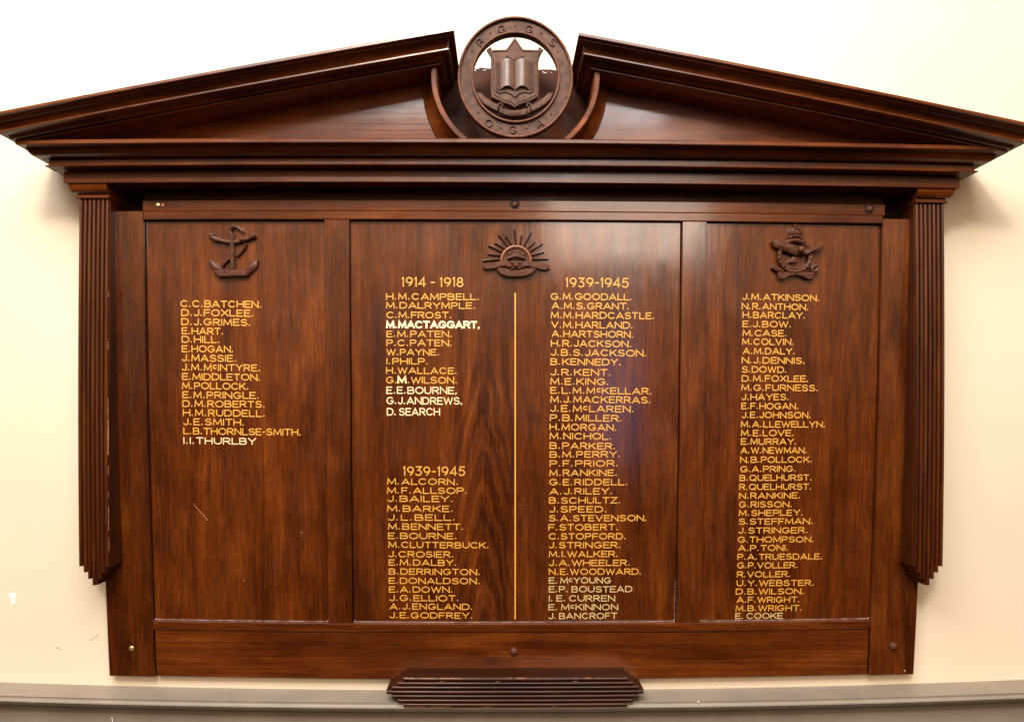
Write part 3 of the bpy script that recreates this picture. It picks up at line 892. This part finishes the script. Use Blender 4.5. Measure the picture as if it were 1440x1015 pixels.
# worn inner edge of the left pilaster
pil_l = [o for o in board.children if o.name == 'pilaster'][0]
ch = []
for y0, y1, r in ((560, 588, .0008), (590, 640, .0018), (655, 668, .0010), (690, 700, .0008), (712, 745, .0011), (756, 775, .0009), (410, 418, .0006), (480, 492, .0006)):
    n = max(3, int((y1 - y0) / 3)); ch.append(tube([(XC - .9815 + RT.uniform(-.0005, .0003), P(152, y0 + (y1 - y0) * i / n, .107)[1]) for i in range(n + 1)], [r * RT.uniform(.35, 1) for _ in range(n + 1)], .1062, .7, 6))
o = mk('edge_wear', *join(*ch), BARE, pil_l); o['kind'] = 'stuff'

# ------------------------------------------------------------------ badges on the panels
PX = 1 / 575
def Q(pts): return [P(x, y) for x, y in pts]
def bumped(k): return lambda Y: PAN(Y) + k
def badge(name, label, panel_part, px, py, geo):
    return None
# left: anchor with rope
anc = mk('anchor_badge', *join(plate(Q([(325.3, 330), (330.6, 330), (331.6, 381), (325.8, 381)]), bumped(.013), bumped(-.002), .0025)), CARVED, board, smooth=40)
anc['label'] = 'carved anchor badge entwined with rope at the top of the left panel'
mk('stock', *join(tube(Q([(298, 333), (304, 337), (313, 339.5), (322, 341.5), (330, 342), (340, 340), (350, 336), (359, 331.5)]), [.0065, .0070, .0052, .0050, .0055, .0052, .0066, .0072], bumped(.008), 1.0, 8),
                   ellipsoid(*P(300, 332), PAN(.4) + .009, .0085, .0075, .008), ellipsoid(*P(357, 333), PAN(.4) + .009, .0085, .008, .008),
                   ellipsoid(*P(342, 338), PAN(.4) + .012, .006, .005, .006)), CARVED, anc, smooth=50)
mk('shackle', *tube(Q([(327, 331), (324.8, 327), (325, 322.5), (329, 319.5), (334, 320), (339, 323), (344, 328)]), [.005, .0042, .0040, .0040, .0042, .0042, .003], bumped(.009), 1, 8), CARVED, anc, smooth=50)
mk('rope', *join(tube(Q([(347, 343), (345, 349), (340, 355), (333.5, 361)]), [.0035, .0042, .0042, .0042], bumped(.006), 1.2, 8),
                  tube(Q([(325, 364.5), (320, 367.5), (316, 371), (313, 376)]), [.004, .0042, .0042, .0045], bumped(.006), 1.2, 8)), CARVED, anc, smooth=50)
mk('anchor_arm', *plate(Q([(301.5, 381.5), (328, 380.5), (352.5, 381.5), (354, 384), (349.5, 390), (310, 391)]), bumped(.016), bumped(-.002), .003), CARVED, anc, smooth=30)
mk('fluke', *plate(Q([(295.5, 366), (301, 367.5), (307, 371.5), (309, 375), (316, 381), (306, 384), (302, 382), (297, 375)]), bumped(.010), bumped(-.002), .002, .003), CARVED, anc, smooth=30)
mk('fluke', *plate(Q([(364, 366.5), (358, 368), (352, 372), (350.5, 376), (345, 381), (354, 384), (358, 382), (363, 375)]), bumped(.010), bumped(-.002), .002, .003), CARVED, anc, smooth=30)

# middle: rising sun badge
CXs, CYs = 725.5, 368.0
ringp = [(CXs + 20.5 * math.cos(t), CYs - 20.5 * math.sin(t)) for t in [math.pi * i / 18 for i in range(19)]]
sun = mk('rising_sun_badge', *plate(Q([(CXs + 23 * math.cos(math.pi * i / 22), CYs + 3 - 23.5 * math.sin(math.pi * i / 22)) for i in range(23)]), bumped(.006), bumped(-.002), .001), CARVED, board, smooth=30)
sun['label'] = 'carved rising sun badge with rays and a crown at the top of the middle panel'
mk('sun_rim', *tube(Q(ringp), .0036, bumped(.0085), 1.0, 8), plain('rim_timber', (.24, .085, .030), .35, .2, 80), sun, smooth=50)
tips = [(679, 367.5), (686, 358), (687, 346), (696, 342), (701, 331), (711, 333), (723.5, 324), (734, 332), (746.5, 328), (752, 341), (763, 343), (765, 355), (771, 365)]
for i, (tx, ty) in enumerate(tips):
    a = math.atan2(CYs - ty, tx - CXs)
    a_root = math.pi * (1 - (i + .5) / 13)
    rx_, ry_ = CXs + 23 * math.cos(a_root), CYs - 23 * math.sin(a_root)
    dx, dy = tx - rx_, ty - ry_; L = math.hypot(dx, dy); nx_, ny_ = -dy / L, dx / L
    w0, w1 = 1.9, 2.9
    p4 = [(rx_ + nx_ * w0, ry_ + ny_ * w0), (tx + nx_ * w1 * .5, ty + ny_ * w1 * .5), (tx, ty), (tx - nx_ * w1 * .6, ty - ny_ * w1 * .6), (rx_ - nx_ * w0, ry_ - ny_ * w0)]
    pp = Q(p4); r0 = P(rx_, ry_); t0 = P(tx, ty)
    # ridge along the middle of each ray
    V = [(x, y, PAN(y) - .001) for x, y in pp] + [(x, y, PAN(y) + .003) for x, y in pp] + [(r0[0], r0[1], PAN(r0[1]) + .0085), (t0[0] * .97 + r0[0] * .03, t0[1] * .97 + r0[1] * .03, PAN(t0[1]) + .0095)]
    Fc = [(k, (k + 1) % 5, 5 + (k + 1) % 5, 5 + k) for k in range(5)] + [(5, 6, 11, 10), (6, 7, 11), (7, 8, 11), (8, 9, 10, 11), (9, 5, 10), (0, 1, 2, 3, 4)]
    mk('ray', V, Fc, CARVED, sun)
cr = [plate(Q([(713, 366), (712, 360), (716, 355), (721, 352.5), (725.5, 351.5), (731, 353), (736, 356), (739.5, 361), (738, 366)]), bumped(.011), bumped(.0), .002, .002),
      tube(Q([(713, 365), (719, 362.5), (725.5, 361.5), (732, 362.5), (738, 365)]), .0032, bumped(.0125), 1, 8),
      tube(Q([(716, 362), (718, 357), (723, 354.5), (725.5, 357), (728, 354.5), (733, 357), (736, 362)]), .0022, bumped(.0125), 1, 8)]
for x, y in ((714, 358), (719.5, 353.5), (725.5, 351), (731.5, 353.5), (737.5, 358.5)): cr.append(ellipsoid(*P(x, y), PAN(.38) + .012, .0030, .0030, .0035, 0, 8, 6))
mk('crown', *join(*cr), CARVED, sun, smooth=50)
mk('scroll', *join(plate(Q([(679, 373.5), (684, 371.5), (695, 370), (706, 367.5), (716, 369), (719.5, 374), (718, 379), (712, 376.5), (706, 376), (696, 379.5), (683, 380.5), (679.5, 378)]), bumped(.013), bumped(-.001), .0028)), CARVED, sun, smooth=30)
mk('scroll', *join(plate(Q([(772, 374), (767, 371.5), (756, 370), (745, 367.5), (735, 369), (731.5, 374), (733, 379), (739, 376.5), (745, 376.5), (755, 379.5), (765, 382), (773, 380)]), bumped(.013), bumped(-.001), .0028)), CARVED, sun, smooth=30)
mk('scroll', *join(plate(Q([(698, 379.5), (702, 377.5), (713, 379), (719, 381), (726, 382), (733, 381), (739, 379), (750, 377.5), (754.5, 380), (749, 386.5), (738, 390.5), (726, 391.5), (713, 390.5), (703, 387)]), bumped(.015), bumped(-.001), .003)), CARVED, sun, smooth=30)
mk('bow_knot', *join(ellipsoid(*P(725.5, 374), PAN(.37) + .008, .0085, .0065, .007), ellipsoid(*P(722, 378.5), PAN(.37) + .010, .004, .004, .006), ellipsoid(*P(729.5, 378.5), PAN(.37) + .010, .004, .004, .006)), CARVED, sun, smooth=50)

# right: winged badge in a ring with crown
rc = (1115.8, 361.0)
wg = mk('winged_badge', *tube(Q([(rc[0] + 21.5 * math.cos(t * math.pi / 16), rc[1] - 21.8 * math.sin(t * math.pi / 16)) for t in range(32)]), .0060, bumped(.008), 1.25, 8, True), CARVED, board, smooth=50)
wg['label'] = 'carved badge of a flying bird across a crowned ring at the top of the right panel'
lv = []
for i in range(22):
    if 4 <= i <= 7: continue
    t = math.pi * 2 * (i + .5) / 22
    x, y = P(rc[0] + 22.5 * math.cos(t), rc[1] - 22.8 * math.sin(t)); lv.append(ellipsoid(x, y, PAN(y) + .013, .0062, .0032, .004, t + 1.2, 8, 6))
mk('wreath_leaves', *join(*lv), CARVED, wg, smooth=50)
mk('crown', *join(plate(Q([(1109, 334), (1108, 327), (1111, 322), (1116, 320), (1121, 321), (1126, 325), (1126.5, 330), (1124, 335), (1116, 332)]), bumped(.014), bumped(-.001), .003, .003),
                  ellipsoid(*P(1116.5, 319), PAN(.44) + .010, .0045, .0045, .006, 0, 8, 6), tube(Q([(1107, 336), (1112, 333.5), (1118, 333), (1124, 335), (1128, 338)]), .0042, bumped(.011), 1, 8),
                  tube(Q([(1111, 331), (1113, 325), (1117, 322.5), (1122, 325), (1124, 331)]), .0024, bumped(.017), 1, 6)), CARVED, wg, smooth=45)
mk('wing', *plate(Q([(1083, 341), (1087.5, 337.8), (1098, 341), (1110, 345.5), (1118, 350), (1121, 357), (1117, 361), (1106, 357.5), (1095, 352), (1088, 350.5), (1084.5, 346.5)]), bumped(.019), bumped(.004), .0028, .004), CARVED, wg, smooth=35)
mk('wing', *plate(Q([(1127, 352), (1134, 350.2), (1143, 350), (1150, 347.5), (1155.5, 344.2), (1153.5, 350), (1150, 355), (1141, 357.6), (1134, 359), (1128, 362)]), bumped(.019), bumped(.004), .0025, .003), CARVED, wg, smooth=35)
mk('bird_body', *join(ellipsoid(*P(1122.5, 353), PAN(.4) + .020, .0105, .0095, .010, -.3), ellipsoid(*P(1127, 357), PAN(.4) + .018, .006, .007, .008, -.3),
                      plate(Q([(1113, 361), (1118.5, 362), (1120, 370), (1113, 371.5), (1107, 369.5)]), bumped(.010), bumped(-.001), .002)), CARVED, wg, smooth=50)
mk('scroll', *join(plate(Q([(1091, 381), (1097, 384), (1105, 383), (1113, 380.5), (1121, 380.5), (1129, 383), (1137, 384.5), (1144, 382), (1141, 394), (1134, 394.5), (1126, 390.5), (1117, 388.5), (1108, 390), (1100, 394), (1093, 394.5)]), bumped(.014), bumped(-.001), .003),
                   tube(Q([(1083.5, 376), (1088, 378), (1094, 381), (1099, 383)]), [.0055, .007, .006, .004], bumped(.010), 1.1, 8),
                   tube(Q([(1147.5, 375), (1143, 375), (1139, 378), (1140, 382), (1145, 382.5), (1148, 379)]), .0042, bumped(.011), 1.1, 8),
                   tube(Q([(1104, 377), (1112, 379), (1122, 378), (1131, 375)]), .0045, bumped(.010), 1, 8)), CARVED, wg, smooth=40)

# ------------------------------------------------------------------ roundel
RX, RY = .1308, .1396; rx_i, ry_i = .0990, .1030
prof = [(1.0, .174), (1.0, .196), (.985, .2000), (.955, .2000), (.940, .1955), (.930, .1925), (.10, .1925), (.085, .1955), (.065, .2000), (.02, .2000), (0.0, .196), (0.0, .174)]
V, Fc = [], []; NA = 72; m = len(prof)
for i in range(NA):
    a = 2 * math.pi * i / NA
    for t, d in prof:
        if .5 > t: f = t
        else: f = t
        V.append((RCX + (rx_i + (RX - rx_i) * f) * math.cos(a), RCY + (ry_i + (RY - ry_i) * f) * math.sin(a), d))
for i in range(NA):
    for k in range(m): Fc.append((i * m + k, i * m + (k + 1) % m, ((i + 1) % NA) * m + (k + 1) % m, ((i + 1) % NA) * m + k))
rd = mk('roundel', V, Fc, CARVED2, board, smooth=40)
rd['label'] = 'carved openwork roundel with shield, open book and initials in the gap of the pediment'
RIMM = plain('roundel_rim_timber', (.135, .050, .027), .42, .3, 70, .4, .2)
for f_, r_ in ((.972, .0028), (.030, .0026)):
    pts = [(RCX + (rx_i + (RX - rx_i) * f_) * math.cos(2 * math.pi * i / 72), RCY + (ry_i + (RY - ry_i) * f_) * math.sin(2 * math.pi * i / 72)) for i in range(72)]
    mk('rim', *tube(pts, r_, .1990, .9, 8, True), RIMM, rd, smooth=60)
RD = lambda Y: .195
def R(pts, d=.2): return [P(x, y, d) for x, y in pts]
# initials round the ring
def ringletter(ch, px, py, rot, s=.0160):
    x0, y0 = P(px, py, .195); w, st = G(ch)
    g = []
    for pl in st:
        q = []
        for a, b in pl:
            u, v = (a - w / 2) * s * .88, (b - .5) * s
            q.append((x0 + u * math.cos(rot) - v * math.sin(rot), y0 + u * math.sin(rot) + v * math.cos(rot)))
        g.append(tube(q, .0018, .1938, 1.7, 6))
    mk('initial', *join(*g), CARVED2, rd, smooth=50)
for ch_, (x, y), rt in (('B', (350, 275), 42), ('G', (487, 190), 14), ('G', (665, 190), -15), ('S', (820, 275), -42), ('O', (403, 800), -28), ('G', (560, 842), 0), ('A', (732, 800), 27)):
    ringletter(ch_, 600 + x / 4.615, y / 4.615, math.radians(rt))
g = [ellipsoid(*P(600 + x / 4.615, y / 4.615, .195), .1930, .0021, .0021, .0030, 0, 8, 6) for x, y in
     ((412, 215), (575, 170), (745, 215), (850, 335), (295, 330), (335, 730), (482, 830), (648, 832), (808, 742))]
mk('bead_dots', *join(*g), CARVED2, rd, smooth=50)
# shield with star top
sh = [(687.6, 70.3), (712, 69.3), (724, 52.5), (735.5, 69.3), (762.8, 70.3), (759, 78), (757.3, 87), (757.6, 108), (758, 126), (756.4, 136), (748, 141), (740, 144.5), (731, 147), (724, 151.5),
      (716, 147), (708, 144.5), (700, 141), (691.5, 137), (689.8, 126), (690.2, 108), (690.4, 87), (690, 78)]
mk('shield', *plate(R(sh), .200, .182, .0015), CARVED2, rd, smooth=25)
def ridge(pts, r=.0016, d=.2005): return tube(R(pts), r, d, 1.1, 6)
rim = [(691.5, 73), (713.5, 72), (724, 57), (734, 72), (759.5, 73), (756, 80), (754.4, 88), (754.8, 126), (753, 133.5), (742, 139.5), (730, 143), (724, 147)]
rim2 = [(724, 147), (718, 143), (706, 139.5), (695, 133.5), (693.2, 126), (693.6, 88), (692.5, 80), (691.5, 73)]
mk('shield_rim', *join(ridge(rim), ridge(rim2)), CARVED2, rd, smooth=50)
mk('star_point', *plate(R([(724, 64), (731, 76), (737, 80), (724, 86), (711, 80), (717, 76)]), .2025, .199, .001, .001), CARVED2, rd)
# open book: two bowed pages over a lower pair
def page(x0, x1, y0, y1, hump, d0, dh):
    V, Fc = [], []; nu, nv = 8, 8
    for j in range(nv + 1):
        for i in range(nu + 1):
            u = i / nu; s = math.sin(math.pi * u)
            yb2 = y1 - hump * s
            x, y = P(x0 + (x1 - x0) * u, y0 + (yb2 - y0) * j / nv - 2.0 * s * (1 - j / nv), .205)
            V.append((x, y, d0 + dh * s))
    for j in range(nv):
        for i in range(nu):
            a = j * (nu + 1) + i; Fc.append((a, a + 1, a + nu + 2, a + nu + 1))
    loop = [i for i in range(nu + 1)] + [j * (nu + 1) + nu for j in range(1, nv + 1)] + [nv * (nu + 1) + i for i in range(nu - 1, -1, -1)] + [j * (nu + 1) for j in range(nv - 1, 0, -1)]
    b = len(V)
    for k in loop: V.append((V[k][0], V[k][1], .199))
    n = len(loop)
    for k in range(n): Fc.append((loop[k], loop[(k + 1) % n], b + (k + 1) % n, b + k))
    return V, Fc
PAGE = plain('polished_carved_timber', (.095, .045, .027), .38, .25, 60, .15)
mk('book_page', *page(703.8, 723.2, 85.5, 126, 4.5, .2045, .0055), PAGE, rd, smooth=50)
mk('book_page', *page(724.6, 744, 85.5, 126, 4.5, .2045, .0055), PAGE, rd, smooth=50)
for xs_ in ((701.9, 699.7), (745.9, 748.1)):
    for k_, x_ in enumerate(xs_):
        mk('page_edge', *tube(R([(x_, 87 + k_), (x_, 106), (x_ + (.4 if x_ > 724 else -.4), 126.5 + k_ * .6)]), .00125, .2040 - .0012 * k_, 1.2, 6), CARVED2, rd, smooth=50)
mk('tooling', *join(*[tube(R([(x_, y_), (x_ + .3, y_ + 9)]), .0005, .2090, .8, 5) for x_, y_ in ((709, 91), (709.4, 104), (713.6, 96), (717.5, 90), (717.2, 108), (731, 92), (730.6, 106), (735, 98), (739, 91), (738.8, 108))]), CARVED2, rd).__setitem__('kind', 'stuff')
mk('book_cover', *join(ridge([(697.5, 128), (702, 131), (711, 129.5), (718, 132), (724, 137), (730, 132), (737, 129.5), (746, 131), (750, 128)], .0020, .2015),
                       ridge([(697.4, 88), (697.2, 105), (697, 128)], .0011, .2015), ridge([(750.4, 88), (750.6, 105), (750.8, 128)], .0011, .2015)), CARVED2, rd, smooth=50)
# ribbon across the lower edge
def rib(pts, d=.203, dome=.002): return plate(R(pts), d, .182, .0014, dome)
mk('ribbon', *rib([(707.5, 152.5), (716, 155), (724, 156), (732, 155), (740.8, 152.5), (740.2, 161.5), (732, 163.6), (724, 164), (716, 163.6), (707.2, 161.5)]), CARVED2, rd, smooth=30)
mk('ribbon', *join(rib([(669, 130.5), (676.5, 130.8), (685, 138.5), (693, 144), (701.5, 148), (699.5, 156.5), (689, 152), (680, 146), (673.5, 139.5)], .201), ), CARVED2, rd, smooth=30)
mk('ribbon', *join(rib([(779, 130.5), (772, 130.4), (763, 138.5), (755, 144), (745.5, 148.5), (748, 157), (758, 152.5), (768, 146), (774.5, 139.5)], .201)), CARVED2, rd, smooth=30)
mk('ribbon_fold', *join(rib([(701, 146), (706.5, 147.5), (707.8, 153), (707, 159), (702, 155)], .192, 0), rib([(747, 146), (742, 147.5), (740.6, 153), (741.4, 159), (746.5, 155)], .192, 0),
                        tube(R([(700.5, 148), (702, 145), (706, 145), (707, 149)]), .0018, .197, 1, 6), tube(R([(747, 148), (746, 145), (742, 145), (741, 149)]), .0018, .197, 1, 6)), CARVED2, rd, smooth=40)
# bars that carry the shield inside the ring
mk('crosspiece', *plate(R([(684, 66), (690, 62), (694, 72), (690, 76)]), .186, .176, .001), CARVED2, rd)
mk('crosspiece', *plate(R([(764.5, 66), (758.5, 62), (755, 72), (759, 76)]), .186, .176, .001), CARVED2, rd)
